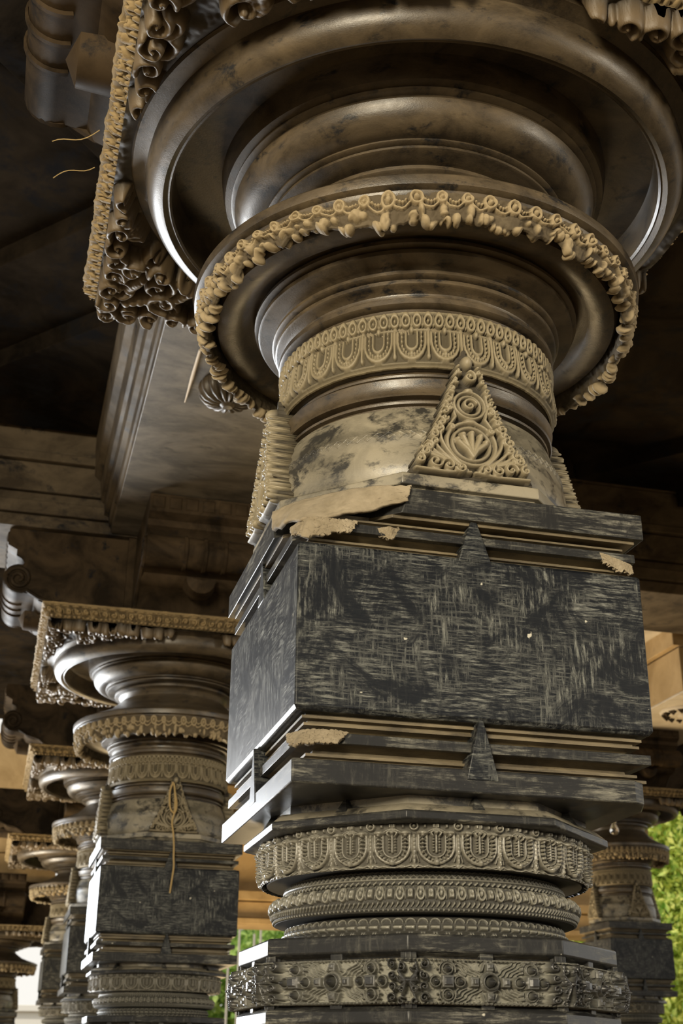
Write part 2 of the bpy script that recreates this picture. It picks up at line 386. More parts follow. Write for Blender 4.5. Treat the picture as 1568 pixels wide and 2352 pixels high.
def neck_tile(w=64, h=84):
    t = Relief(w, h, 1.0, 1.0, True)
    def U(x, bot, top):
        a = np.linspace(np.pi, 2 * np.pi, 10)
        return np.vstack([[(0.5 - x, top)], np.stack([0.5 + x * np.cos(a), bot + x * 0.75 + x * 0.75 * np.sin(a)], 1), [(0.5 + x, top)]])
    t.stroke(U(0.41, 0.12, 0.60), 0.05, 0.75); t.stroke(U(0.17, 0.28, 0.62), 0.045, 0.7)
    p = U(0.29, 0.19, 0.60); seg = np.r_[0, np.cumsum(np.hypot(*np.diff(p, axis=0).T))]
    for q in np.linspace(0, seg[-1], 15): t.bead(np.interp(q, seg, p[:, 0]), np.interp(q, seg, p[:, 1]), 0.045, 0.8)
    t.stroke([(0.0, 0.2), (0.0, 0.62)], 0.05, 0.8); t.bead(0.0, 0.17, 0.07, 0.7); t.bead(0.5, 0.21, 0.07, 0.9)
    t.stroke([(-0.5, 0.66), (0.5, 0.66), (0.6, 0.66)], 0.03, 0.6); t.bead(0.5, 0.67, 0.08, 0.9); t.bead(0.0, 0.66, 0.1, 0.7, 0.05)
    for x in (0.0, 0.333, 0.667):
        t.ring(x, 0.83, 0.11, 0.045, 0.9, 0.10); t.bead(x, 0.83, 0.05, 0.8); t.bead(x + 0.167, 0.76, 0.045, 0.6); t.stroke([(x + 0.167, 0.8), (x + 0.167, 0.92)], 0.03, 0.4)
    t.put(0.7 * (t.Y < 0.05)); t.put(0.6 * (t.Y > 0.965)); t.put(0.35 * ((t.Y > 0.05) & (t.Y < 0.08)))
    return t.D
def jewel_tile(w=36, h=44):
    t = Relief(w, h, 1.0, 1.2, True)
    t.ring(0.25, 0.68, 0.17, 0.055, 0.8, 0.2); t.bead(0.25, 0.68, 0.10, 1.0)
    t.box(0.75, 0.68, 0.17, 0.19, 0.8, 0.08); t.dent(0.75, 0.68, 0.08, 0.35)
    for x in (0.0, 0.5): t.stroke([(x, 0.5), (x, 0.86)], 0.035, 0.5)
    for k in range(4):
        t.stroke([(0.02 + k * 0.25, 0.22), (0.14 + k * 0.25, 0.36)], 0.05, 0.6); t.bead(0.125 + k * 0.25, 0.10, 0.07, 0.6)
    for k in range(4): t.bead(0.125 + k * 0.25, 1.06, 0.08, 0.45)
    return t.D
def lattice_tile(w=12, h=34):
    t = Relief(w, h, 1.0, 3.0, True)
    for y0 in (2.45, 1.6): 
        t.stroke([(0, y0), (0.5, y0 + 0.42)], 0.14, 0.7); t.stroke([(0.5, y0 + 0.42), (1, y0)], 0.14, 0.7)
    t.stroke([(0, 2.02), (0.5, 2.4)], 0.12, 0.5); t.stroke([(0.5, 2.4), (1.0, 2.02)], 0.12, 0.5)
    t.put(0.6 * (np.abs(t.Y - 1.42) < 0.09)); t.stroke([(0.1, 0.85), (0.75, 1.2)], 0.16, 0.8); t.put(0.5 * (np.abs(t.Y - 0.55) < 0.09)); t.bead(0.5, 0.25, 0.3, 0.4)
    return t.D
def scale_tile(w=22, h=40):
    t = Relief(w, h, 1.0, 1.6, True)
    t.box(0.5, 0.8, 0.42, 0.2, 0.7, 0.12); t.stroke([(0.1, 0.8), (0.9, 0.8)], 0.04, 0.9)
    a = np.linspace(0, np.pi, 9)
    t.stroke(np.stack([0.5 + 0.38 * np.cos(a), 1.15 + 0.28 * np.sin(a)], 1), 0.08, 0.55)
    t.stroke(np.stack([0.0 + 0.40 * np.cos(a), 0.42 - 0.26 * np.sin(a)], 1), 0.08, 0.6)
    return t.D
def octfacet(w=250, h=100, L=3.8):
    t = Relief(w, h, L, 1.0); c = L / 2; rng = random.Random(3)
    for sx in (-1, 1):                                   # flowing lines in the ground
        for sy in (-1, 1):
            for k in range(5):
                x0 = c + sx * (0.16 + 0.13 * k); pts = []
                for q in np.linspace(0, 1, 12): pts.append((x0 + sx * q * 0.5 + 0.035 * math.sin(q * 11 + k), 0.5 + sy * (0.14 + 0.34 * q)))
                t.stroke(pts, 0.022, 0.32)
    t.ring(c, 0.5, 0.215, 0.03, 0.55); t.ring(c, 0.5, 0.165, 0.035, 0.8); t.bead(c, 0.5, 0.12, 1.1); t.bead(c, 0.5, 0.05, 1.25)
    for sx in (-1, 1):
        t.box(c + sx * 0.36, 0.5, 0.11, 0.12, 0.65, 0.02); t.box(c + sx * 0.36, 0.5, 0.06, 0.07, 0.85, 0.02)
        t.box(c, 0.5 + sx * 0.33, 0.10, 0.11, 0.65, 0.02); t.box(c, 0.5 + sx * 0.34, 0.06, 0.06, 0.8, 0.02)
        t.stroke([(c - 0.17, 0.5 + sx * 0.25), (c - 0.1, 0.5 + sx * 0.42), (c, 0.5 + sx * 0.47), (c + 0.1, 0.5 + sx * 0.42), (c + 0.17, 0.5 + sx * 0.25)], 0.03, 0.5)
        g = c + sx * 0.98
        t.box(g, 0.5, 0.15, 0.15, 0.75, 0.02); t.box(g, 0.5, 0.10, 0.10, 0.95, 0.02)
        for dx, dy in ((0.28, 0), (-0.28, 0), (0, 0.28), (0, -0.28)):
            t.ring(g + dx, 0.5 + dy, 0.115, 0.03, 0.6); t.bead(g + dx, 0.5 + dy, 0.085, 1.0)
        for sy in (-1, 1):
            a = np.linspace(-0.3, np.pi + 0.3, 14)
            t.stroke(np.stack([g + 0.19 * np.cos(a), 0.5 + sy * (0.26 + 0.19 * np.sin(a))], 1), 0.025, 0.5)
            for q in np.linspace(0, np.pi, 7): t.bead(g + 0.235 * math.cos(q), 0.5 + sy * (0.27 + 0.2 * math.sin(q)), 0.028, 0.7)
        e = c + sx * 1.52
        for k, (y, r) in enumerate(((0.86, 0.11), (0.62, 0.10), (0.38, 0.10), (0.14, 0.11))):
            t.spiral(e, y, r, 1.4, rng.random() * 6, sx * (-1) ** k, 0.035, 0.9)
            t.spiral(e + sx * 0.22, y - 0.08, r * 0.9, 1.2, rng.random() * 6, -sx * (-1) ** k, 0.035, 0.85)
        for k in range(5): t.stroke([(c + sx * 1.86, 0.48), (c + sx * (1.80 - 0.03 * k), 0.5 + 0.1 * (k - 2)), (c + sx * (1.66 + 0.03 * abs(k - 2)), 0.5 + 0.2 * (k - 2))], (0.05, 0.03), 0.9)
        t.bead(c + sx * 1.88, 0.5, 0.09, 1.0)
    for x in np.arange(0.05, L, 0.1): t.bead(x, 0.03, 0.04, 0.6); t.bead(x, 0.97, 0.035, 0.5)
    t.put(0.12 * (vnoise(h, w, 9, 4) > 0.55))
    return t.D
def leaf_relief(w=170, h=210):
    """pointed leaf medallion; returns height and mask"""
    t = Relief(w, h, 1.0, 1.24)
    half = lambda y: np.interp(y, [0, 0.12, 0.5, 1.0, 1.16, 1.24], [0.49, 0.45, 0.27, 0.10, 0.055, 0.0])
    cx = 0.5
    for r, hh in ((0.195, 0.7), (0.15, 0.6)): t.ring(cx, 0.30, r, 0.022, hh)
    for k in range(-2, 3):                                # palm inside the lower ring
        a = k * 0.45; t.stroke([(cx, 0.17), (cx + 0.05 * math.sin(a), 0.24), (cx + 0.12 * math.sin(a * 1.4), 0.28 + 0.1 * math.cos(a * 1.4))], (0.025, 0.03), 0.9)
        t.bead(cx + 0.12 * math.sin(a * 1.4), 0.29 + 0.1 * math.cos(a * 1.4), 0.032, 1.0)
    for r, hh in ((0.125, 0.7), (0.088, 0.6)): t.ring(cx, 0.66, r, 0.018, hh)
    t.spiral(cx, 0.66, 0.06, 1.3, 0.4, 1, 0.018, 0.8); t.spiral(cx + 0.01, 0.93, 0.055, 1.3, 1.5, -1, 0.02, 0.9)
    t.bead(cx, 1.08, 0.05, 1.0, 0.07); t.bead(cx, 0.80, 0.05, 0.8, 0.03); t.bead(cx, 0.50, 0.08, 0.8, 0.03)
    for s in (-1, 1):
        for k in range(5):                                # nested flames sweeping from the base
            q = np.linspace(0, 1, 14); o = 0.045 * k
            t.stroke(np.stack([cx + s * (0.05 + 0.20 * np.sin(q * 2.2) + o + 0.06 * q * k * 0.4), 0.05 + 0.02 * k + q * (0.44 - 0.075 * k)], 1), (0.024, 0.016), 0.75)
        for y, r in ((0.10, 0.04), (0.22, 0.048), (0.34, 0.045), (0.46, 0.048), (0.57, 0.042), (0.68, 0.038), (0.79, 0.034), (0.88, 0.03), (0.97, 0.026)):
            t.spiral(cx + s * (half(y) - r * 0.9), y, r, 1.25, 1.0 + y * 5, s, 0.017, 0.95)
            t.bead(cx + s * (half(y + 0.05) - 0.015), y + 0.055, 0.02, 0.9)
        for k, (x, y, r) in enumerate(((0.30, 0.09, 0.055), (0.37, 0.17, 0.04), (0.20, 0.07, 0.05), (0.10, 0.06, 0.045), (0.30, 0.27, 0.035), (0.26, 0.40, 0.032), (0.215, 0.50, 0.03), (0.17, 0.60, 0.028), (0.16, 0.42, 0.025))):
            t.spiral(cx + s * x, y, r, 1.3, k * 1.1, s * (-1) ** k, 0.016, 1.0)
        t.stroke([(cx + s * 0.02, 0.04), (cx + s * 0.2, 0.02), (cx + s * 0.45, 0.03)], 0.02, 0.7)
        t.stroke([(cx + s * 0.13, 0.78), (cx + s * 0.15, 0.66), (cx + s * 0.12, 0.54), (cx + s * 0.17, 0.46)], 0.018, 0.7)
    edge = half(t.Y) + 0.012 * np.sin(t.Y * 62)
    return t.D, np.abs(t.X - cx) <= edge
def garland_band(n=62, w=30, h=52):
    t = Relief(n * w, h, float(n), 1.5, True); rng = random.Random(17)
    for k in range(n):
        x = k + 0.5 + rng.uniform(-0.06, 0.06); r = rng.uniform(0.17, 0.24)
        t.ring(x, 1.22, r, 0.08, 0.9); t.bead(x, 1.22, r * 0.6, 1.05); t.box(x, 1.40, 0.1, 0.06, 0.6, 0.03)
        for q in (0.32, 0.44, 0.56, 0.68): t.bead(x + q, 1.20 - 0.10 * math.sin((q - 0.25) / 0.5 * 3.1), 0.07, 0.75)
        t.stroke([(x + 0.18, 1.02), (x + 0.34, 0.92), (x + 0.5, 0.89), (x + 0.66, 0.92), (x + 0.82, 1.02)], 0.055, 0.7)
        for q in range(5):
            t.bead(x + rng.uniform(-0.5, 0.5), rng.uniform(0.12, 0.86), rng.uniform(0.10, 0.26), rng.uniform(0.6, 1.25), rng.uniform(0.10, 0.26))
        if rng.random() < 0.6: t.dent(x + rng.uniform(-0.4, 0.4), rng.uniform(0.3, 0.8), rng.uniform(0.08, 0.16), 0.7)
    return t.D
BED = {}
def beds():
    BED['fest'] = np.tile(festoon_tile(), (1, 26)); BED['neck'] = np.tile(neck_tile(), (1, 28))
    BED['jewel'] = np.tile(jewel_tile(), (1, 52)); BED['lat'] = np.tile(lattice_tile(), (1, 150)); BED['scale'] = np.tile(scale_tile(), (1, 78))
    BED['gar'] = garland_band(); BED['oct'] = octfacet(); BED['leaf'] = leaf_relief()
beds()

def sq(h): return [(-h, -h), (h, -h), (h, h), (-h, h)]
PIL = {}            # part name -> source object, so that the other pillars share its meshes
def oct_band(name, ap, z0, z1, depth, mat, parent):
    D = BED['oct']; nv, nw = D.shape
    V, rel = [], []
    u = (np.arange(nw) + 0.5) / nw * 2 - 1
    hl = ap * math.tan(math.pi / 8)
    al = (np.arctan2(u * hl, ap)[None, :] + (np.arange(8) * np.pi / 4)[:, None]).ravel()
    DD = np.tile(D, (1, 8)); base = np.tile(ap / np.cos(np.arctan2(u * hl, ap)), 8)
    zz = np.linspace(z0, z1, nv)[:, None]; prof = np.sin(np.linspace(0, np.pi, nv))[:, None] ** 0.5 * 0.004
    rr = base[None, :] + depth * DD + prof
    V = np.stack([rr * np.cos(al), rr * np.sin(al), np.broadcast_to(Z(zz), rr.shape)], -1).reshape(-1, 3)
    return link(name, V, gridfaces(nv, 8 * nw, True), mat, parent, None, relief=np.clip(DD, 0, 1))

def leaf_plate(name, b0, z0, b1, z1, width, k, parent):
    D, msk = BED['leaf']; h, w = D.shape
    x = ((np.arange(w) + 0.5) / w - 0.5) * width; v = np.linspace(0, 1, h)
    X, Vv = np.meshgrid(x, v)
    ln = math.hypot(b1 - b0, z1 - z0); nb, nz = -(z1 - z0) / ln, (b1 - b0) / ln
    off = 0.010 + 0.026 * D
    front = np.stack([X, b0 + (b1 - b0) * Vv + nb * off, z0 + (z1 - z0) * Vv + nz * off], -1)
    back = np.stack([X, b0 + (b1 - b0) * Vv + 0.035, z0 + (z1 - z0) * Vv], -1)
    a = k * math.pi / 2; ca, sa = math.cos(a), math.sin(a)
    idx = np.full((h, w), -1); ii = np.where(msk); n = len(ii[0]); idx[ii] = np.arange(n)
    P = np.vstack([front[ii], back[ii]]); P = np.stack([P[:, 0] * ca - P[:, 1] * sa, P[:, 0] * sa + P[:, 1] * ca, Z(P[:, 2])], 1)
    q = np.stack([idx[:-1, :-1], idx[:-1, 1:], idx[1:, 1:], idx[1:, :-1]], -1).reshape(-1, 4); q = q[(q >= 0).all(1)]
    e = {}
    for f in q.tolist():
        for i in range(4):
            s, t = f[i], f[(i + 1) % 4]
            if (t, s) in e: del e[(t, s)]
            else: e[(s, t)] = 1
    side = np.array([[t, s, s + n, t + n] for s, t in e])
    F = np.vstack([q, q[:, ::-1] + n, side])
    return link(name, P, F, M['leaf'], parent, None, relief=np.r_[np.clip(D[ii], 0, 1), np.full(n, 0.3)])

def tabs(name, bface, z0, z1, hw, k, parent, mat, out=0.012, apex=None):
    """pointed tab standing on a slab at the middle of one side"""
    zt = z1; a = k * math.pi / 2; ca, sa = math.cos(a), math.sin(a)
    y0, y1 = -bface - 0.001, -bface + 0.06
    zm = z0 + (zt - z0) * 0.45
    prof = [(-hw, z0), (hw, z0), (hw * 0.62, zm), (0.004, zt), (-0.004, zt), (-hw * 0.62, zm)]
    V = [(x, y, z) for y in (y0, y1) for x, z in prof]
    V = [(x * ca - y * sa, x * sa + y * ca, Z(z)) for x, y, z in V]; n = 6
    F = [list(range(n)), list(range(n, 2 * n))[::-1]] + [[(i + 1) % n, i, n + i, n + (i + 1) % n] for i in range(n)]
    return link(name, V, F, mat, parent, 30, bevel=0.002)

def broken(name, top, bot, parent, seed, amp=0.005):
    """rough face of a break between an upper and a lower line of points (hall axes)"""
    n, m = 110, 34; T = np.array(top, float); B = np.array(bot, float); t = np.linspace(0, 1, n)
    f = lambda P: np.stack([np.interp(t, np.linspace(0, 1, len(P)), P[:, i]) for i in range(3)], 1)
    Tp, Bp = f(T), f(B); Bp[:, 2] += (vnoise(2, n, 14, seed + 3)[0] - 0.5) * amp * 3
    q = np.linspace(0, 1, m)[:, None, None]; P = Bp[None] * (1 - q) + Tp[None] * q
    d = T[-1] - T[0]; nrm = np.array([d[1], -d[0], 0]) / np.hypot(d[0], d[1])
    k = (vnoise(m, n, 22, seed, False, 5) - 0.5) * 2 * amp + (vnoise(m, n, 4, seed + 5, False, 2) - 0.5) * amp * 0.5
    P = P - nrm * k[..., None]; P[..., 2] = Z(P[..., 2])
    back = P + nrm * -0.0; o = link(name, P.reshape(-1, 3), gridfaces(m, n, False), M['broken'], parent, None)
    sl = o.modifiers.new('solid', 'SOLIDIFY'); sl.thickness = 0.008; sl.offset = -1
    return o

def cutsq(h, ca, cb, jag=0.0, seed=0):
    """square whose near corner (-h,-h) is broken off from (ca,-h) to (-h,cb)"""
    rng = random.Random(seed); pts = []
    for q in (0.2, 0.4, 0.6, 0.8):
        x = ca + (-h - ca) * (1 - q); y = -h + (cb + h) * (1 - q)
        pts.append((x + rng.uniform(-jag, jag), y + rng.uniform(-jag, jag)))
    return [(-h, cb)] + pts + [(ca, -h), (h, -h), (h, h), (-h, h)]

# ------------------------------------------------------------------ profiles of the round work
BELL = [(0.29, 1.468), (0.298, 1.478), (0.304, 1.488), (0.318, 1.490), (0.3225, 1.493), (0.3225, 1.505), (0.319, 1.508), (0.307, 1.510), (0.304, 1.518), (0.306, 1.526), (0.316, 1.533), (0.327, 1.534), (0.3315, 1.537), (0.3315, 1.546), (0.328, 1.548),
        (0.322, 1.549), (0.322, 1.552), (0.335, 1.553), (0.3395, 1.556), (0.3395, 1.563), (0.335, 1.566), (0.323, 1.567), (0.324, 1.575), (0.334, 1.581), (0.368, 1.582), (0.3735, 1.585), (0.3735, 1.595), (0.369, 1.597), (0.362, 1.598), (0.362, 1.601),
        (0.379, 1.602), (0.3835, 1.605), (0.3835, 1.613), (0.379, 1.616), (0.372, 1.617), (0.374, 1.622), (0.394, 1.618), (0.410, 1.603), (0.430, 1.595), (0.452, 1.592), (0.470, 1.597), (0.479, 1.612), (0.481, 1.645), (0.489, 1.650), (0.495, 1.64), (0.5035, 1.622), (0.512, 1.6315), (0.514, 1.640), (0.523, 1.642), (0.5285, 1.645),
        (0.5304, 1.655), (0.5304, 1.6664), (0.526, 1.672), (0.50, 1.684), (0.43, 1.712), (0.36, 1.745), (0.315, 1.785), (0.29, 1.81)]
DISH = [(0.28, 1.80), (0.290, 1.835), (0.300, 1.843), (0.317, 1.845), (0.322, 1.848), (0.322, 1.857), (0.318, 1.860), (0.305, 1.861), (0.304, 1.866), (0.318, 1.868), (0.358, 1.8685), (0.3645, 1.871), (0.3645, 1.877), (0.360, 1.879), (0.353, 1.8795), (0.353, 1.882), (0.370, 1.8825), (0.3745, 1.885), (0.3745, 1.889), (0.384, 1.8885),
        (0.402, 1.890), (0.424, 1.901), (0.439, 1.920), (0.446, 1.942), (0.440, 1.953), (0.436, 1.956), (0.450, 1.958), (0.4545, 1.960), (0.4545, 1.964), (0.448, 1.967), (0.460, 1.970), (0.470, 1.972), (0.476, 1.995), (0.482, 2.045), (0.51, 2.082), (0.57, 2.085),
        (0.594, 2.055), (0.600, 1.99), (0.601, 1.950), (0.606, 1.944), (0.610, 1.946), (0.622, 1.938), (0.640, 1.943), (0.655, 1.957), (0.664, 1.978), (0.667, 2.000), (0.664, 2.018), (0.680, 2.024), (0.70, 2.027), (0.705, 2.034)]
CUSH = [(0.325, 1.070), (0.3335, 1.085), (0.3345, 1.110), (0.331, 1.145), (0.3255, 1.170), (0.3262, 1.174), (0.3235, 1.186), (0.3195, 1.190), (0.312, 1.215), (0.304, 1.238), (0.2977, 1.252), (0.280, 1.255)]
NECK = [(0.280, 1.252), (0.289, 1.256), (0.289, 1.260),
        (0.299, 1.262), (0.300, 1.267), (0.296, 1.270), (0.286, 1.272), (0.288, 1.276), (0.306, 1.2775), (0.3085, 1.281), (0.3062, 1.285), (0.3075, 1.300), (0.3115, 1.314), (0.309, 1.317), (0.286, 1.320), (0.284, 1.324),
        (0.297, 1.327), (0.298, 1.332), (0.293, 1.335), (0.290, 1.342), (0.296, 1.347), (0.296, 1.352)]

def scroll_arm_profile():
    """side outline of a bracket arm: (distance from axis, z)"""
    P = [(0.30, 2.109), (0.56, 2.109), (0.60, 2.15), (0.645, 2.20), (0.70, 2.235), (0.745, 2.24), (0.79, 2.255), (0.815, 2.285)]
    a = np.linspace(-1.9, 1.75, 14); P += [(0.905 + 0.082 * math.cos(t), 2.372 + 0.082 * math.sin(t)) for t in a]
    P += [(0.885, 2.465), (0.90, 2.485), (0.93, 2.50), (0.93, 2.535), (0.95, 2.545), (0.98, 2.56), (0.98, 2.655), (0.30, 2.655)]
    return P

def abacus(parent):
    h0, h1, z0, z1 = 0.735, 0.775, 2.032, 2.10
    ab = lathe('abacus', [(0.70, 2.088), (0.74, 2.088), (0.765, z1), (0.765, z1 + 0.006)], M['bracket'], parent, 4, 30)
    # four carved sides in one strip each
    n, m = 640, 34
    t = Relief(n, m, 30.0, 1.6, False)
    for k in range(34):
        x = k * 0.9 + 0.4
        t.bead(x, 0.18, 0.16, 0.9, 0.13); t.bead(x + 0.45, 0.18, 0.14, 0.8, 0.12)
        t.spiral(x, 0.72, 0.27, 1.2, k * 1.9, (-1) ** k, 0.09, 1.0); t.box(x + 0.45, 0.72, 0.06, 0.28, 0.7, 0.05)
        t.box(x, 1.3, 0.34, 0.13, 0.55, 0.06)
    t.D[t.Y > 1.32] = 0; t.put(0.5 * (t.Y > 1.38))
    D = t.D * (0.45 + 0.8 * vnoise(m, n, 11, 31)) + 0.9 * (vnoise(m, n, 7, 12) - 0.4) * (t.Y < 1.32)
    x = np.linspace(-1, 1, n); v = np.linspace(0, 1, m)
    for k in range(4):
        hh = h0 + (h1 - h0) * v; off = 0.024 * D
        X = x[None, :] * hh[:, None]; Y = -(hh[:, None] + off - 0.012); zz = z0 + (z1 - z0) * v[:, None] + 0 * X
        a = k * math.pi / 2; ca, sa = math.cos(a), math.sin(a)
        V = np.stack([X * ca - Y * sa, X * sa + Y * ca, Z(zz)], -1).reshape(-1, 3)
        link('carved_side', V, gridfaces(m, n, False), M['warm_side'], ab, None, relief=np.clip(D, 0, 1))
    # carved corners underneath: one piece, bosses and scrolls outside the ring
    n = 420; t = Relief(n, n, 2.0, 2.0); rng = random.Random(11)
    for sx in (-1, 1):
        for sy in (-1, 1):
            for k in range(60):
                u, v_ = rng.uniform(0.5, 1.0), rng.uniform(0.05, 1.0)
                if rng.random() < 0.5: u, v_ = v_, u
                if math.hypot(u, v_) < 0.985: continue
                x, y = 1 + sx * u * 0.97, 1 + sy * v_ * 0.97
                if k % 3: t.spiral(x, y, rng.uniform(0.04, 0.075), 1.3, rng.random() * 6, rng.choice((-1, 1)), 0.02, rng.uniform(0.6, 1.0))
                else:
                    q = math.atan2(sy, sx) + rng.uniform(-0.5, 0.5); L = rng.uniform(0.08, 0.2)
                    for w_ in np.linspace(0, 1, 7): t.bead(x - L * w_ * math.cos(q), y - L * w_ * math.sin(q), 0.035 - 0.012 * abs(w_ - 0.3), 0.9)
            for k in range(9):
                q = 0.14 + k * 0.09
                for u, v_ in ((0.95, q + 0.1), (q + 0.1, 0.95)): 
                    if math.hypot(u, v_) > 0.97: t.spiral(1 + sx * u, 1 + sy * v_, 0.045, 1.2, k * 1.3, (-1) ** k, 0.018, 1.0)
    D = t.D + 0.4 * vnoise(n, n, 12, 9)
    xs = np.linspace(-0.735, 0.735, n); X, Y = np.meshgrid(xs, xs); rr = np.hypot(X, Y)
    soft = np.clip((rr - 0.705) / 0.02, 0, 1)
    zz = 2.036 - 0.055 * D * soft
    ok = rr > 0.695
    idx = np.full((n, n), -1); ii = np.where(ok); idx[ii] = np.arange(len(ii[0]))
    q = np.stack([idx[:-1, :-1], idx[1:, :-1], idx[1:, 1:], idx[:-1, 1:]], -1).reshape(-1, 4); q = q[(q >= 0).all(1)]
    link('corner_foliage', np.stack([X[ii], Y[ii], Z(zz[ii])], 1), q, M['foliage_carving'], ab, None, relief=np.clip(D[ii], 0, 1))
    return ab

UPM = [(0.322, 0.898), (0.334, 0.9005), (0.334, 0.905), (0.318, 0.908), (0.316, 0.911), (0.325, 0.913), (0.325, 0.917), (0.309, 0.919), (0.308, 0.925), (0.325, 0.929), (0.333, 0.931), (0.333, 0.947), (0.312, 0.950), (0.310, 0.955), (0.316, 0.958), (0.328, 0.960), (0.328, 0.964), (0.319, 0.966), (0.319, 0.968), (0.340, 0.970), (0.346, 0.9735), (0.346, 0.978)]
def pillar(name, label, a, b, group=None, whole=False):
    x, y = hall(a, b)
    t = tag(empty(name, (x, y, 0), TH), label, 'pillar', group)
    P = {}
    def keep(o): P.setdefault(o.name.split('.')[0], []).append(o); return o
    # foot and lower shaft (below the picture)
    lathe('base', [(0.46, -1.5), (0.46, -1.30), (0.42, -1.27), (0.42, -1.20), (0.36, -1.15)], M['slab'], t, 4, bevel=0.004)
    lathe('lower_shaft', [(0.35, -1.16), (0.35, -0.30), (0.31, -0.28), (0.31, -0.22)], M['block'], t, 4, bevel=0.004)
    lathe('lower_ring', [(0.30, -0.23), (0.31, -0.18), (0.27, -0.14), (0.26, -0.05), (0.30, -0.02), (0.305, 0.01), (0.28, 0.03), (0.275, 0.05), (0.29, 0.056), (0.29, 0.082)], M['ring'], t)
    # octagonal carved band between two ledges
    lathe('octagonal_ledge', [(0.32, 0.058), (0.336, 0.060), (0.342, 0.064), (0.342, 0.082), (0.337, 0.088), (0.322, 0.094)], M['slab'], t, 8, bevel=0.002)
    lathe('octagonal_core', [(0.325, 0.09), (0.325, 0.175)], M['recess'], t, 8)
    oct_band('octagonal_band', 0.333, 0.093, 0.166, 0.031, M['octband'], t)
    lathe('octagonal_ledge', [(0.322, 0.160), (0.326, 0.170), (0.336, 0.174), (0.342, 0.178), (0.342, 0.203), (0.338, 0.2065)], M['slab'], t, 8, bevel=0.002)
    for nm, z0_, z1_ in (('slot_posts', 0.160, 0.176), ('slot_posts', 0.086, 0.098)):
        V, F = [], []
        for k in range(8):
            for off, hw in ((0.0, 0.012), (0.136, 0.010), (-0.136, 0.010)):
                ca, sa = math.cos(k * math.pi / 4), math.sin(k * math.pi / 4); q = len(V)
                V += [(r_ * ca - y_ * sa, r_ * sa + y_ * ca, Z(z_)) for z_ in (z0_, z1_) for r_, y_ in ((0.318, off - hw), (0.340, off - hw), (0.340, off + hw), (0.318, off + hw))]
                F += [[q + i for i in f] for f in ([3, 2, 1, 0], [4, 5, 6, 7], [0, 1, 5, 4], [1, 2, 6, 5], [2, 3, 7, 6], [3, 0, 4, 7])]
        link(nm, V, F, M['slab'], t, 30, bevel=0.001)
    # rings
    lathe('ring_core', [(0.262, 0.2), (0.262, 0.243), (0.248, 0.247), (0.27, 0.2465), (0.294, 0.2475), (0.298, 0.252), (0.296, 0.290), (0.262, 0.294), (0.262, 0.318), (0.25, 0.3205), (0.25, 0.326), (0.312, 0.3215), (0.315, 0.33), (0.318, 0.398)], M['ring'], t)
    ring_relief('scale_ring', [(0.267, 0.207), (0.2745, 0.218), (0.2735, 0.228), (0.2665, 0.241)], BED['scale'], 0.009, M['ring'], t)
    ring_relief('jewel_ring', [(0.293, 0.248), (0.2955, 0.256), (0.300, 0.264), (0.3012, 0.276), (0.296, 0.285), (0.280, 0.2925)], BED['jewel'], 0.009, M['ring'], t)
    ring_relief('lattice_ring', [(0.266, 0.2935), (0.2745, 0.298), (0.2755, 0.306), (0.271, 0.314), (0.262, 0.319)], BED['lat'], 0.006, M['ring'], t)
    ring_relief('festoon_band', [(0.3155, 0.3225), (0.3185, 0.330), (0.3205, 0.345), (0.3215, 0.398)], BED['fest'], 0.016, M['band'], t, rough=0.12)
    # octagonal ledge under the lower slab
    lathe('octagonal_ledge', [(0.31, 0.396), (0.336, 0.397), (0.341, 0.400), (0.341, 0.412), (0.338, 0.415)], M['slab'], t, 8, bevel=0.0015)
    lathe('ledge_chamfer', [(0.337, 0.414), (0.336, 0.416), (0.321, 0.429), (0.315, 0.430), (0.303, 0.432), (0.303, 0.455)], M['cushion'], t, 8)
    h = 0.36
    if whole:
        prism('lower_slab', sq(0.355), 0.447, 0.490, M['slab'], t); prism('lower_fillet_slab', sq(0.343), 0.522, 0.541, M['slab'], t)
        prism('upper_fillet_slab', sq(0.345), 0.930, 0.948, M['slab'], t); prism('upper_slab', sq(h), 0.976, 1.030, M['slab'], t)
    else:
        prism('lower_slab', [(-0.353, -0.353), (0.300, -0.353), (0.325, -0.335), (0.345, -0.29), (0.353, -0.27), (0.353, 0.353), (-0.353, 0.353)], 0.447, 0.490, M['slab'], t)
        o = prism('lower_fillet_slab', cutsq(0.343, -0.255, -0.285, 0.004, 2), 0.522, 0.541, M['slab'], t, 0.001)
        broken('broken_corner', [(-0.250, -0.344, 0.541), (-0.285, -0.336, 0.543), (-0.320, -0.318, 0.544), (-0.344, -0.285, 0.541)], [(-0.268, -0.346, 0.522), (-0.300, -0.342, 0.516), (-0.338, -0.334, 0.516), (-0.345, -0.30, 0.521)], o, 8, 0.004)
        o = prism('upper_fillet_slab', cutsq(0.345, -0.245, -0.270, 0.004, 4), 0.930, 0.948, M['slab'], t, 0.001)
        broken('broken_corner', [(-0.235, -0.346, 0.947), (-0.275, -0.344, 0.952), (-0.325, -0.338, 0.952), (-0.346, -0.28, 0.949)], [(-0.250, -0.347, 0.929), (-0.290, -0.347, 0.918), (-0.337, -0.346, 0.910), (-0.346, -0.30, 0.926)], o, 18, 0.005)
        broken('chipped_edge', [(-0.195, -0.346, 0.944), (-0.175, -0.352, 0.947), (-0.150, -0.346, 0.946)], [(-0.19, -0.345, 0.932), (-0.170, -0.345, 0.922), (-0.155, -0.345, 0.934)], o, 23, 0.003)
        broken('chipped_edge', [(0.268, -0.346, 0.945), (0.30, -0.350, 0.935), (0.335, -0.348, 0.925)], [(0.275, -0.345, 0.925), (0.31, -0.348, 0.908), (0.34, -0.348, 0.905)], o, 24, 0.004)
        prism('slab_fillet', cutsq(0.346, -0.165, -0.185, 0.002, 6), 0.9695, 0.977, M['recess'], t, 0.001)
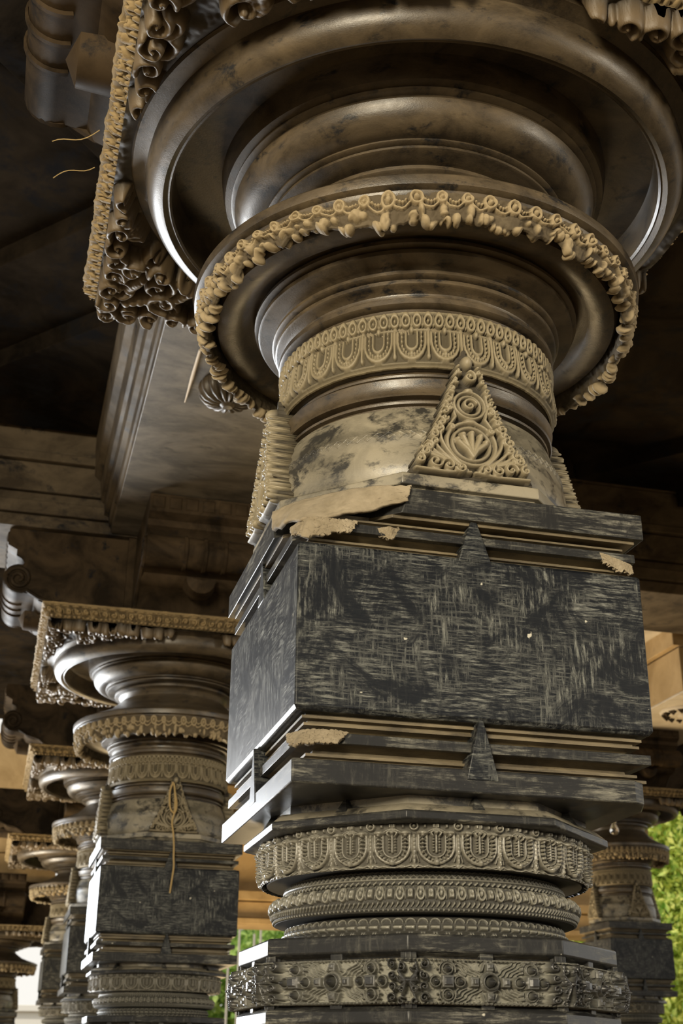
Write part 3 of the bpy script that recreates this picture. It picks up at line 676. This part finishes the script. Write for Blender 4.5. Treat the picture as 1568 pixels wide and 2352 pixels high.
        o = prism('upper_slab', cutsq(h, -0.133, -0.143, 0.001, 5), 0.976, 1.030, M['slab'], t, 0.0015, inset=cutsq(h, -0.150, -0.165, 0.001, 5))
        broken('broken_corner', [(-0.128, -0.3612, 1.030), (-0.19, -0.335, 1.031), (-0.25, -0.295, 1.031), (-0.31, -0.238, 1.030), (-0.3612, -0.165, 1.030)], [(-0.140, -0.3615, 1.0), (-0.20, -0.357, 0.972), (-0.27, -0.347, 0.957), (-0.338, -0.330, 0.950), (-0.356, -0.27, 0.960), (-0.3615, -0.185, 0.985)], o, 28, 0.005)
    lathe('lower_moulding', [(0.30, 0.488), (0.334, 0.4885), (0.334, 0.494), (0.313, 0.4965), (0.312, 0.499), (0.322, 0.501), (0.322, 0.506), (0.306, 0.508), (0.305, 0.515), (0.318, 0.519), (0.33, 0.522), (0.33, 0.5405), (0.309, 0.543), (0.307, 0.549), (0.312, 0.553), (0.328, 0.555), (0.328, 0.560), (0.319, 0.562), (0.319, 0.565), (0.332, 0.567), (0.332, 0.572), (0.324, 0.574), (0.324, 0.582)], M['recess'], t, 4)
    lathe('block', [(0.336, 0.5765), (0.344, 0.578), (0.350, 0.586), (0.350, 0.896), (0.346, 0.8995), (0.338, 0.900)], M['block'], t, 4, bevel=0.003)
    lathe('upper_moulding', [(0.322, 0.898), (0.334, 0.9005), (0.334, 0.905), (0.318, 0.908), (0.316, 0.911), (0.325, 0.913), (0.325, 0.917), (0.309, 0.919), (0.308, 0.925), (0.325, 0.929), (0.333, 0.931), (0.333, 0.947), (0.312, 0.950), (0.310, 0.955), (0.316, 0.958), (0.328, 0.960), (0.328, 0.964), (0.319, 0.966), (0.312, 0.968), (0.312, 0.978)] if not whole else UPM, M['recess'], t, 4)
    for k in range(4):
        tabs('lower_tab', 0.3535, 0.470, 0.582, 0.031, k, t, M['block'])
        tabs('upper_tab', 0.3500, 0.892, 0.984, 0.034, k, t, M['block'])
    for k in range(8):
        ca, sa = math.cos(k * math.pi / 4), math.sin(k * math.pi / 4)
        V = [(0.330, -0.013, 0.420), (0.330, 0.013, 0.420), (0.300, 0.013, 0.43), (0.300, -0.013, 0.43), (0.312, 0, 0.452), (0.300, 0, 0.454)]
        V = [(x * ca - y * sa, x * sa + y * ca, Z(z)) for x, y, z in V]
        link('small_spike', V, [[0, 1, 4], [1, 2, 5, 4], [3, 0, 4, 5], [3, 2, 1, 0], [2, 3, 5]], M['slab'], t, 30)
    # octagonal ledge, cushion, leaves
    lathe('octagonal_ledge', [(0.325, 1.028), (0.325, 1.037), (0.333, 1.040), (0.333, 1.0435), (0.345, 1.046), (0.346, 1.050), (0.346, 1.069), (0.342, 1.072), (0.31, 1.076)], M['cushion'], t, 8, bevel=0.0015)
    c = lathe('cushion', CUSH, M['cushion'], t, 160, 40)
    lathe('neck_rings', NECK, M['smooth'], t, 160, 38)
    pat = Relief(16, 20, 1.0, 1.2, True); pat.stroke([(0, 0.6), (0.5, 1.05)], 0.09, 0.8); pat.stroke([(0.5, 1.05), (1, 0.6)], 0.09, 0.8); pat.stroke([(0, 0.6), (0.5, 0.15)], 0.09, 0.8); pat.stroke([(0.5, 0.15), (1, 0.6)], 0.09, 0.8); pat.bead(0.5, 0.6, 0.16, 0.7)
    ring_relief('lozenge_band', [(0.3255, 1.168), (0.3225, 1.188)], np.tile(pat.D, (1, 90)), 0.0035, M['cushion'], c)
    for k in range(4): leaf_plate('pointed_leaf', -0.336, 1.070, -0.318, 1.378, 0.265, k, t)
    lathe('neck_core', [(0.298, 1.345), (0.309, 1.350), (0.309, 1.465), (0.295, 1.472)], M['recess'], t)
    ring_relief('neck_band', [(0.305, 1.349), (0.3135, 1.351), (0.3140, 1.375), (0.308, 1.435), (0.3105, 1.466), (0.305, 1.472)], BED['neck'], 0.013, M['neckband'], t, rough=0.15, seed=7)
    d = lathe('disc', BELL, M['smooth'], t, 200, 38)
    nu = BED['gar'].shape[1]
    n1 = vnoise(2, nu, 46, 21, True, 4)[0]; ang = 2 * np.pi * np.arange(nu) / nu
    if whole: zc = 1.545 + 0.004 * np.sin(ang * 62); zb = 1.540
    else:
        front = np.clip(0.6 + 0.7 * np.cos(ang - math.radians(255)), 0, 1)      # the front of the fringe is broken away
        zc = 1.548 + 0.034 * front * np.clip(n1 * 2.2 - 0.45, 0, 1.15) + 0.010 * front * vnoise(2, nu, 22, 6, True)[0] + 0.006 * vnoise(2, nu, 7, 5, True)[0]
        zb = 1.545
    ring_relief('garland', [(0.486, 1.626), (0.487, 1.60), (0.4885, zb + 0.004), (0.492, zb), (0.499, zb + 0.003), (0.505, 1.575), (0.509, 1.60), (0.5125, 1.634)], np.vstack([np.zeros((22, nu)), BED['gar'] * np.clip(np.arange(52) / 8.0, 0.25, 1)[:, None]]), 0.015, M['garland'], d, rough=0.7, seed=13, zcut=zc)
    lathe('dish', DISH, M['smooth'], t, 220, 38)
    abacus(t)
    return t

def copy_tree(o, parent=None):
    c = o.copy(); COL.objects.link(c)
    if parent is not None: c.parent = parent
    for ch in list(o.children): copy_tree(ch, c)
    return c

# ------------------------------------------------------------------ the hall's shell
def shell(name, bl, mat, bevel=0.004):
    o = boxes(name, bl, mat, None, bevel); o.location = (MX, MY, 0); o.rotation_euler = (0, 0, TH)
    return tag(o, kind='structure')
def quadslab(name, pts, z0, z1, mat):
    n = len(pts); V = [(x, y, Z(z)) for z in (z0, z1) for x, y in pts]
    F = [list(range(n))[::-1], list(range(n, 2 * n))] + [[i, (i + 1) % n, n + (i + 1) % n, n + i] for i in range(n)]
    o = link(name, V, F, mat, None, 30, bevel=0.006); o.location = (MX, MY, 0); o.rotation_euler = (0, 0, TH)
    return tag(o, kind='structure')
A0, A1, B0, B1 = -5.2, 7.0, -6.5, 11.6
shell('floor', [(-60, 60, -40, 80, -1.62, -1.5)], M['floor'], 0)
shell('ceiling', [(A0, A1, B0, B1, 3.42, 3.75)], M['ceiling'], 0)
def lengthwise(name, a, b0, b1, z0=2.662, mat='underside', sidemat='beam'):
    """a beam running into the picture with stepped sides"""
    P = [(0.43, z0), (0.435, z0 + 0.03), (0.445, z0 + 0.035), (0.45, z0 + 0.09), (0.475, z0 + 0.10), (0.48, z0 + 0.17), (0.50, z0 + 0.185), (0.51, z0 + 0.30), (0.545, z0 + 0.33), (0.555, z0 + 0.50), (0.56, 3.43)]
    pts = [(-r, z) for r, z in P][::-1] + P
    n = len(pts); V = [(a + x, b, Z(z)) for b in (b0, b1) for x, z in pts]
    F = [[i, i + 1, n + i + 1, n + i] for i in range(n - 1)] + [list(range(n))[::-1], list(range(n, 2 * n))]
    o = link(name, V, F, M[sidemat], None, 25, bevel=0.003)
    o.data.materials.append(M[mat])
    o.data.polygons[len(P) - 1].material_index = 1
    o.location = (MX, MY, 0); o.rotation_euler = (0, 0, TH)
    return tag(o, kind='structure')
def crosswise(name, b, a0, a1, z0=2.66, mat='beam'):
    """a beam running across the picture, built up of courses"""
    bl = [(a0, a1, b - 0.35, b + 0.35, z0, z0 + 0.07), (a0, a1, b - 0.37, b + 0.37, z0 + 0.075, z0 + 0.15), (a0, a1, b - 0.34, b + 0.34, z0 + 0.15, z0 + 0.205),
          (a0, a1, b - 0.36, b + 0.36, z0 + 0.21, z0 + 0.38), (a0, a1, b - 0.39, b + 0.39, z0 + 0.385, z0 + 0.435), (a0, a1, b - 0.37, b + 0.37, z0 + 0.44, z0 + 0.67), (a0, a1, b - 0.40, b + 0.40, z0 + 0.67, 3.43)]
    return shell(name, bl, M[mat], 0.006)
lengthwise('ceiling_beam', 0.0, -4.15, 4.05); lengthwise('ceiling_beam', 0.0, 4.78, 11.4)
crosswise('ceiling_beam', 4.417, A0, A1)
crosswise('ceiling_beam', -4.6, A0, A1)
# stepped corner slabs of the lantern ceilings
for (ca, cb, hw, hb) in ((-2.35, 1.95, 1.80, 2.05), (2.35, 1.95, 1.80, 2.05)):
    for k, (f, z) in enumerate(((0.0, 3.22), (0.42, 3.32))):
        for sx in (-1, 1):
            for sy in (-1, 1):
                X, Y = ca + sx * hw, cb + sy * hb; g = 1 - f
                quadslab('ceiling_corner_slab', [(X, Y), (X - sx * hw * 1.0 * (1.0 if k else 0.62), Y), (X, Y - sy * hb * (1.0 if k else 0.62))][::(1 if sx * sy > 0 else -1)], z, 3.43 - 0.001 * k, M['ceiling'])

# ------------------------------------------------------------------ pillars
big = pillar('pillar', 'big foreground pillar with a chipped black square block and broken slab corner', 0, 0, None)
near = pillar('pillar', 'pillar with a yellow string hanging down its black block', 0.0153, 4.4168, 'pillars standing behind the big one', whole=True)
row = [('second pillar down the row, half hidden behind the pillar with the string', 0.07, 7.6072, 1.0, 1.0),
       ('farthest pillar of the left row, beside the white daylight gap', 0.0021, 9.9183, 1.0, 0.82),
       ('slim pillar in front of the bright green tree', 3.72, 6.5, 0.70, 0.86),
       ('pillar cut by the left edge, low capital beside the daylight', -0.823, 12.5, 1.0, 0.777)]
PILL = {}
for i, (lab, a, b, sr, sz) in enumerate(row):
    c = copy_tree(near); x, y = hall(a, b); c.location = (x, y, (0.573 + CAMZ) * (1 - sz) if i < 3 else 0); c.scale = (sr, sr, sz)
    c['label'] = lab; c['group'] = 'pillars standing behind the big one'; PILL[i] = c

# ------------------------------------------------------------------ bracket capitals on the pillars
def bracket(name, label, a, b, zs=1.0, zo=0.0, sr=1.0):
    x, y = hall(a, b); t = tag(empty(name, (x, y, zo), TH), label, 'bracket', 'bracket capitals')
    boxes('core', [(-0.34, 0.34, -0.34, 0.34, 2.109, 2.655)], M['bracket'], t)
    P = scroll_arm_profile(); n = len(P); hwid = 0.30
    for k in range(4):
        an = k * math.pi / 2; ca, sa = math.cos(an), math.sin(an)
        V = [(d, s * hwid, z) for s in (-1, 1) for d, z in P]
        V = [(d * ca - s * sa, d * sa + s * ca, Z(z)) for d, s, z in V]
        F = [list(range(n)), list(range(n, 2 * n))[::-1]] + [[(i + 1) % n, i, n + i, n + (i + 1) % n] for i in range(n)]
        arm = link('arm', V, F, M['bracket'], t, 40)
        def loc(d, s, z): return (d * ca - s * sa, d * sa + s * ca, Z(z))
        # frieze of little squares, roll bands, drop, volutes
        bl = []
        V, F = [], []
        for q in range(7):
            c0 = -0.255 + q * 0.085
            kk = len(V)
            for dd in (0.979, 0.987):
                V += [loc(dd, c0 + sx * 0.034 * (1 if dd < 0.98 else 0.8), 2.61 + sz * 0.034 * (1 if dd < 0.98 else 0.8)) for sx, sz in ((-1, -1), (1, -1), (1, 1), (-1, 1))]
            V.append(loc(0.994, c0, 2.61))
            F += [[kk + i, kk + (i + 1) % 4, kk + 4 + (i + 1) % 4, kk + 4 + i] for i in range(4)] + [[kk + 4 + i, kk + 4 + (i + 1) % 4, kk + 8] for i in range(4)]
        link('frieze', V, F, M['bracket'], arm, 30)
        for s0 in (-0.10, 0.0, 0.10):
            a_ = np.linspace(-1.9, 1.7, 16); V, F = [], []
            for q, (s1, rr) in enumerate(((s0 - 0.012, 0.083), (s0 - 0.006, 0.09), (s0 + 0.006, 0.09), (s0 + 0.012, 0.083))):
                V += [loc(0.905 + rr * math.cos(u), s1, 2.372 + rr * math.sin(u)) for u in a_]
            link('roll_band', V, gridfaces(4, 16, False), M['bracket'], arm, 40)
        V = []; a_ = np.linspace(math.pi, 2 * math.pi, 11)
        rim = [(0.085 * math.cos(u), 2.265 + 0.085 * math.sin(u)) for u in a_]
        V = [loc(0.755, s_, z) for s_, z in rim] + [loc(0.855, s_ * 0.9, z + 0.005) for s_, z in rim] + [loc(0.885, 0, 2.245)]
        F = [[i, i + 1, 12 + i - 1 + 1, 11 + i] for i in range(10)] + [[11 + i, 12 + i, 22] for i in range(10)]
        link('drop', V, F, M['bracket'], arm, 50)
        for s in (-1, 1):
            tt = np.linspace(0, 1, 40)
            pts = [loc(0.905 + (0.078 - 0.066 * q) * math.cos(-2.2 + 13 * q), s * (hwid + 0.004), 2.372 + (0.078 - 0.066 * q) * math.sin(-2.2 + 13 * q)) for q in tt]
            tube('volute', [loc(0.60, s * (hwid + 0.004), 2.165), loc(0.70, s * (hwid + 0.004), 2.245), loc(0.79, s * (hwid + 0.004), 2.27)] + pts, 0.012, M['bracket'], arm, 6)
    t.scale = (sr, sr, zs)
    return t
bk = bracket('bracket', 'four armed scroll bracket above the capital of the big foreground pillar', 0, 0)
for lab, a, b, sr, zb, zt in (('scroll bracket under the beam, above the pillar with the string', 0.0153, 4.4168, 1.0, 2.107, 2.657),
                          ('scroll bracket at the left edge, above the second pillar of the row', 0.07, 7.6072, 1.0, 2.107, 2.657),
                          ('grey scroll bracket above the farthest pillar of the left row', 0.0021, 9.9183, 1.0, 1.832, 2.30),
                          ('dark bracket above the slim pillar near the green tree', 3.72, 6.5, 0.70, 1.895, 2.295),
                          ('bracket above the pillar cut by the left edge', -0.823, 12.5, 1.0, 1.31, 1.79)):
    c = copy_tree(bk); x, y = hall(a, b); k = (zt - zb) / 0.549; c.location = (x, y, Z(zb) - 3.606 * k); c.scale = (sr, sr, k); c['label'] = lab

# ------------------------------------------------------------------ outer beams and eaves
shell('ceiling_beam', [(3.44, 4.16, -4.15, 4.0, 2.30, 2.60), (3.40, 4.20, -4.15, 4.0, 2.61, 2.78), (3.44, 4.16, -4.15, 4.0, 2.78, 3.43), (3.44, 4.16, 4.85, 11.4, 2.30, 2.60), (3.40, 4.20, 4.85, 11.4, 2.61, 2.78), (3.44, 4.16, 4.85, 11.4, 2.78, 3.43)], M['ochre'], 0.006)
shell('trim_1', [(3.44, 4.16, -4.15, 4.0, 2.285, 2.299), (3.44, 4.16, 4.85, 11.4, 2.285, 2.299), (1.0, 3.43, 4.80, 5.27, 2.74, 2.95)], M['pale'], 0.003)
shell('ceiling_beam', [(1.15, 5.9, 10.2, 10.7, 1.30, 1.45), (1.15, 5.9, 10.12, 10.7, 1.235, 1.29), (1.15, 5.9, 10.12, 10.7, 1.46, 1.545), (1.15, 5.9, 10.25, 10.7, 1.545, 2.06), (1.15, 5.9, 10.0, 10.7, 2.07, 2.26), (1.15, 5.9, 10.1, 10.7, 2.27, 2.55), (1.15, 5.9, 10.25, 10.7, 2.55, 3.43)], M['ochre'], 0.006)

x, y = hall(3.70, 5.30)
t = tag(empty('beam_medallion', (x, y, Z(2.285)), TH), 'carved round medallion on the pale underside of the ochre beam at the right edge', 'medallion')
o = lathe('disc', [(0.01, -0.045), (0.05, -0.04), (0.055, -0.028), (0.10, -0.03), (0.11, -0.018), (0.16, -0.022), (0.175, -0.005), (0.175, 0.0)], M['pale'], t, 48); o.location.z = -CAMZ
V, F = [], []
for k in range(14):
    a = k * math.pi / 7; q = len(V)
    V += [(r_ * math.cos(a + d_), r_ * math.sin(a + d_), z_) for r_, d_, z_ in ((0.115, -0.12, -0.02), (0.115, 0.12, -0.02), (0.165, 0.16, -0.02), (0.165, -0.16, -0.02), (0.14, 0.0, -0.05))]
    F += [[q + 1, q, q + 4], [q + 2, q + 1, q + 4], [q + 3, q + 2, q + 4], [q, q + 3, q + 4]]
link('petals', V, F, M['bracket'], t, 40)

# ------------------------------------------------------------------ trees and things outside
def tree(name, label, x, y, z, rx, ry, rz, n, size, mat, seed):
    rng = np.random.RandomState(seed)
    t = tag(empty(name, (x, y, 0)), label, 'tree')
    cl = rng.normal(size=(26, 3)); cl /= np.linalg.norm(cl, axis=1)[:, None]; cl *= rng.uniform(0.3, 0.95, (26, 1))
    c = cl[rng.randint(0, 26, n)] + rng.normal(size=(n, 3)) * 0.17
    c *= (rx, ry, rz)
    d1 = rng.normal(size=(n, 3)); d1[:, 2] -= 0.6; d1 /= np.linalg.norm(d1, axis=1)[:, None]
    d2 = np.cross(d1, rng.normal(size=(n, 3))); d2 /= np.linalg.norm(d2, axis=1)[:, None]
    up = np.cross(d1, d2); s = size * rng.uniform(0.6, 1.3, (n, 1))
    V = np.stack([c, c + d1 * s * 0.5 + d2 * s * 0.24 + up * s * 0.07, c + d1 * s, c + d1 * s * 0.5 - d2 * s * 0.24 + up * s * 0.07], 1)
    V[:, :, 2] += z
    F = (np.arange(n)[:, None] * 4 + np.array([[0, 1, 2, 3]]))
    link('crown', V.reshape(-1, 3), F, mat, t, None)
    tube('trunk', [(0, 0, -0.1), (0.1, 0.05, z * 0.4), (0, 0, z * 0.8), (0.1, 0, z * 1.1)], [0.22, 0.18, 0.14, 0.06], M['bark'], t, 10)
    return t
tree('tree', 'bright green tree at the right edge, behind the slim pillar', 5.4, 20.0, 3.3, 3.0, 2.0, 3.6, 60000, 0.14, M['green'], 1)
tree('tree', 'pale green tree in the gap beside the pillar with the string', -1.7, 30.0, 3.2, 2.4, 2.0, 1.9, 7000, 0.26, M['green2'], 2)
shell('ceiling_beam', [(-9, -0.2, 12.3, 13.0, 1.80, 2.10), (-9, -0.15, 12.2, 13.1, 2.11, 2.30), (-9, -0.2, 12.3, 13.0, 2.31, 3.43)], M['ochre'], 0.006)

# small things
x, y = hall(-0.10, 2.24)
t = tag(empty('ceiling_boss', (x, y, Z(2.66)), TH), 'round lotus boss hanging under the grey beam behind the garland disc', 'boss')
V, F = [], []
for k in range(16):
    a = k * math.pi / 8; n = 9
    for j, (r_, z_) in enumerate(((0.03, -0.085), (0.06, -0.084), (0.09, -0.07), (0.11, -0.045), (0.118, -0.02), (0.115, 0.005))):
        for i in range(n):
            u = (i / (n - 1) - 0.5); q = a + u * math.pi / 8 * 0.98; rr = r_ * (1 + 0.10 * math.cos(u * math.pi))
            V.append((rr * math.cos(q), rr * math.sin(q), z_ - 0.012 * math.cos(u * math.pi)))
    F += (gridfaces(6, n, False) + k * 6 * n).tolist()
link('petals', V, F, M['smooth'], t, 40)
o = lathe('centre', [(0.002, -0.11), (0.02, -0.107), (0.032, -0.095), (0.035, -0.08)], M['smooth'], t, 24); o.location.z = -CAMZ
(x0, y0), (x1, y1) = hall(-0.265, 1.963), hall(-0.26, 2.421)
o = tube('stick', [(x0, y0, Z(2.652)), ((x0 + x1) / 2, (y0 + y1) / 2, Z(2.651)), (x1, y1, Z(2.652))], [0.006, 0.008, 0.003], M['stick'], None, 8)
tag(o, 'thin pale stick stuck flat against the underside of the grey beam', 'stick')
pts = [(-0.004, 4.040, 1.322), (-0.018, 4.036, 1.27), (-0.012, 4.034, 1.19), (0.012, 4.033, 1.165), (0.020, 4.034, 1.21), (0.006, 4.036, 1.28), (0.0, 4.037, 1.315), (0.008, 4.033, 1.26), (0.012, 4.034, 1.18), (0.002, 4.033, 1.12), (0.012, 4.034, 1.06), (0.020, 4.045, 1.00), (0.022, 4.047, 0.95), (0.026, 4.050, 0.90), (0.020, 4.052, 0.83), (0.014, 4.053, 0.762)]
W_ = np.array([(*hall(a, b), Z(z)) for a, b, z in pts]); W2 = np.vstack([2 * W_[0] - W_[1], W_, 2 * W_[-1] - W_[-2]]); P = []
for i in range(1, len(W2) - 2):
    for q in np.linspace(0, 1, 6, endpoint=False):
        p0, p1, p2, p3 = W2[i - 1:i + 3]
        P.append(0.5 * (2 * p1 + (p2 - p0) * q + (2 * p0 - 5 * p1 + 4 * p2 - p3) * q * q + (3 * p1 - p0 - 3 * p2 + p3) * q ** 3))
o = tube('string', P, 0.0045, M['string'], None, 7)
tag(o, 'yellow string knotted at the leaf tip and hanging down the black block', 'string')
for j, (dz, L) in enumerate(((2.10, 0.11), (2.105, 0.10))):
    P = []
    for q in np.linspace(0, 1, 9):
        x, y = hall(-0.785 - L * q, 0.06 + 0.14 * j + 0.05 * q); P.append((x, y, Z(dz - 0.03 * q - 0.012 * math.sin(q * 5 + j))))
    tag(tube('thread', P, 0.0012, M['string'], None, 5), ('thin loose thread sticking out from the carved slab edge, the upper one', 'thin loose thread sticking out from the carved slab edge, the lower one')[j], 'thread')
x, y = hall(3.24, 5.6)
t = tag(empty('light_bulb', (x, y, Z(1.46))), 'clear glass light bulb hanging in front of the slim pillar', 'light bulb')
o = lathe('bulb_glass', [(0.002, 0), (0.016, 0.003), (0.027, 0.014), (0.031, 0.030), (0.028, 0.046), (0.019, 0.066), (0.014, 0.082)], M['glass'], t, 32, None); o.location.z = -CAMZ
o = lathe('socket', [(0.015, 0.080), (0.017, 0.086), (0.017, 0.12), (0.010, 0.132), (0.004, 0.14)], M['brass'], t, 24); o.location.z = -CAMZ
tube('wire', [(0, 0, 0.135), (0.004, 0, 0.35), (0, 0, 0.7), (0.0, 0, 1.96)], 0.004, M['wire'], t, 6)
# beyond the hall: wall and poles
tag(boxes('boundary_wall', [(-14, 6, 33.0, 33.4, -1.5, 1.1), (-14, 6, 32.9, 33.5, 1.1, 1.25)], M['white'], None, 0.01), kind='structure')
for j, (px, top) in enumerate(((-2.02, 2.2), (-1.86, 2.45), (-1.60, 2.3), (-1.50, 2.5))):
    o = tube('scaffold_pole', [(px, 25.0 + 0.4 * j, 0), (px, 25.0 + 0.4 * j, Z(top))], 0.022, M['steel'], None, 8)
    tag(o, ('scaffold pole nearest the black block, first of four in the gap', 'second scaffold pole from the black block in the gap', 'third scaffold pole from the black block in the gap', 'scaffold pole nearest the carved band, last of four in the gap')[j], 'pole', 'scaffold poles in the gap')
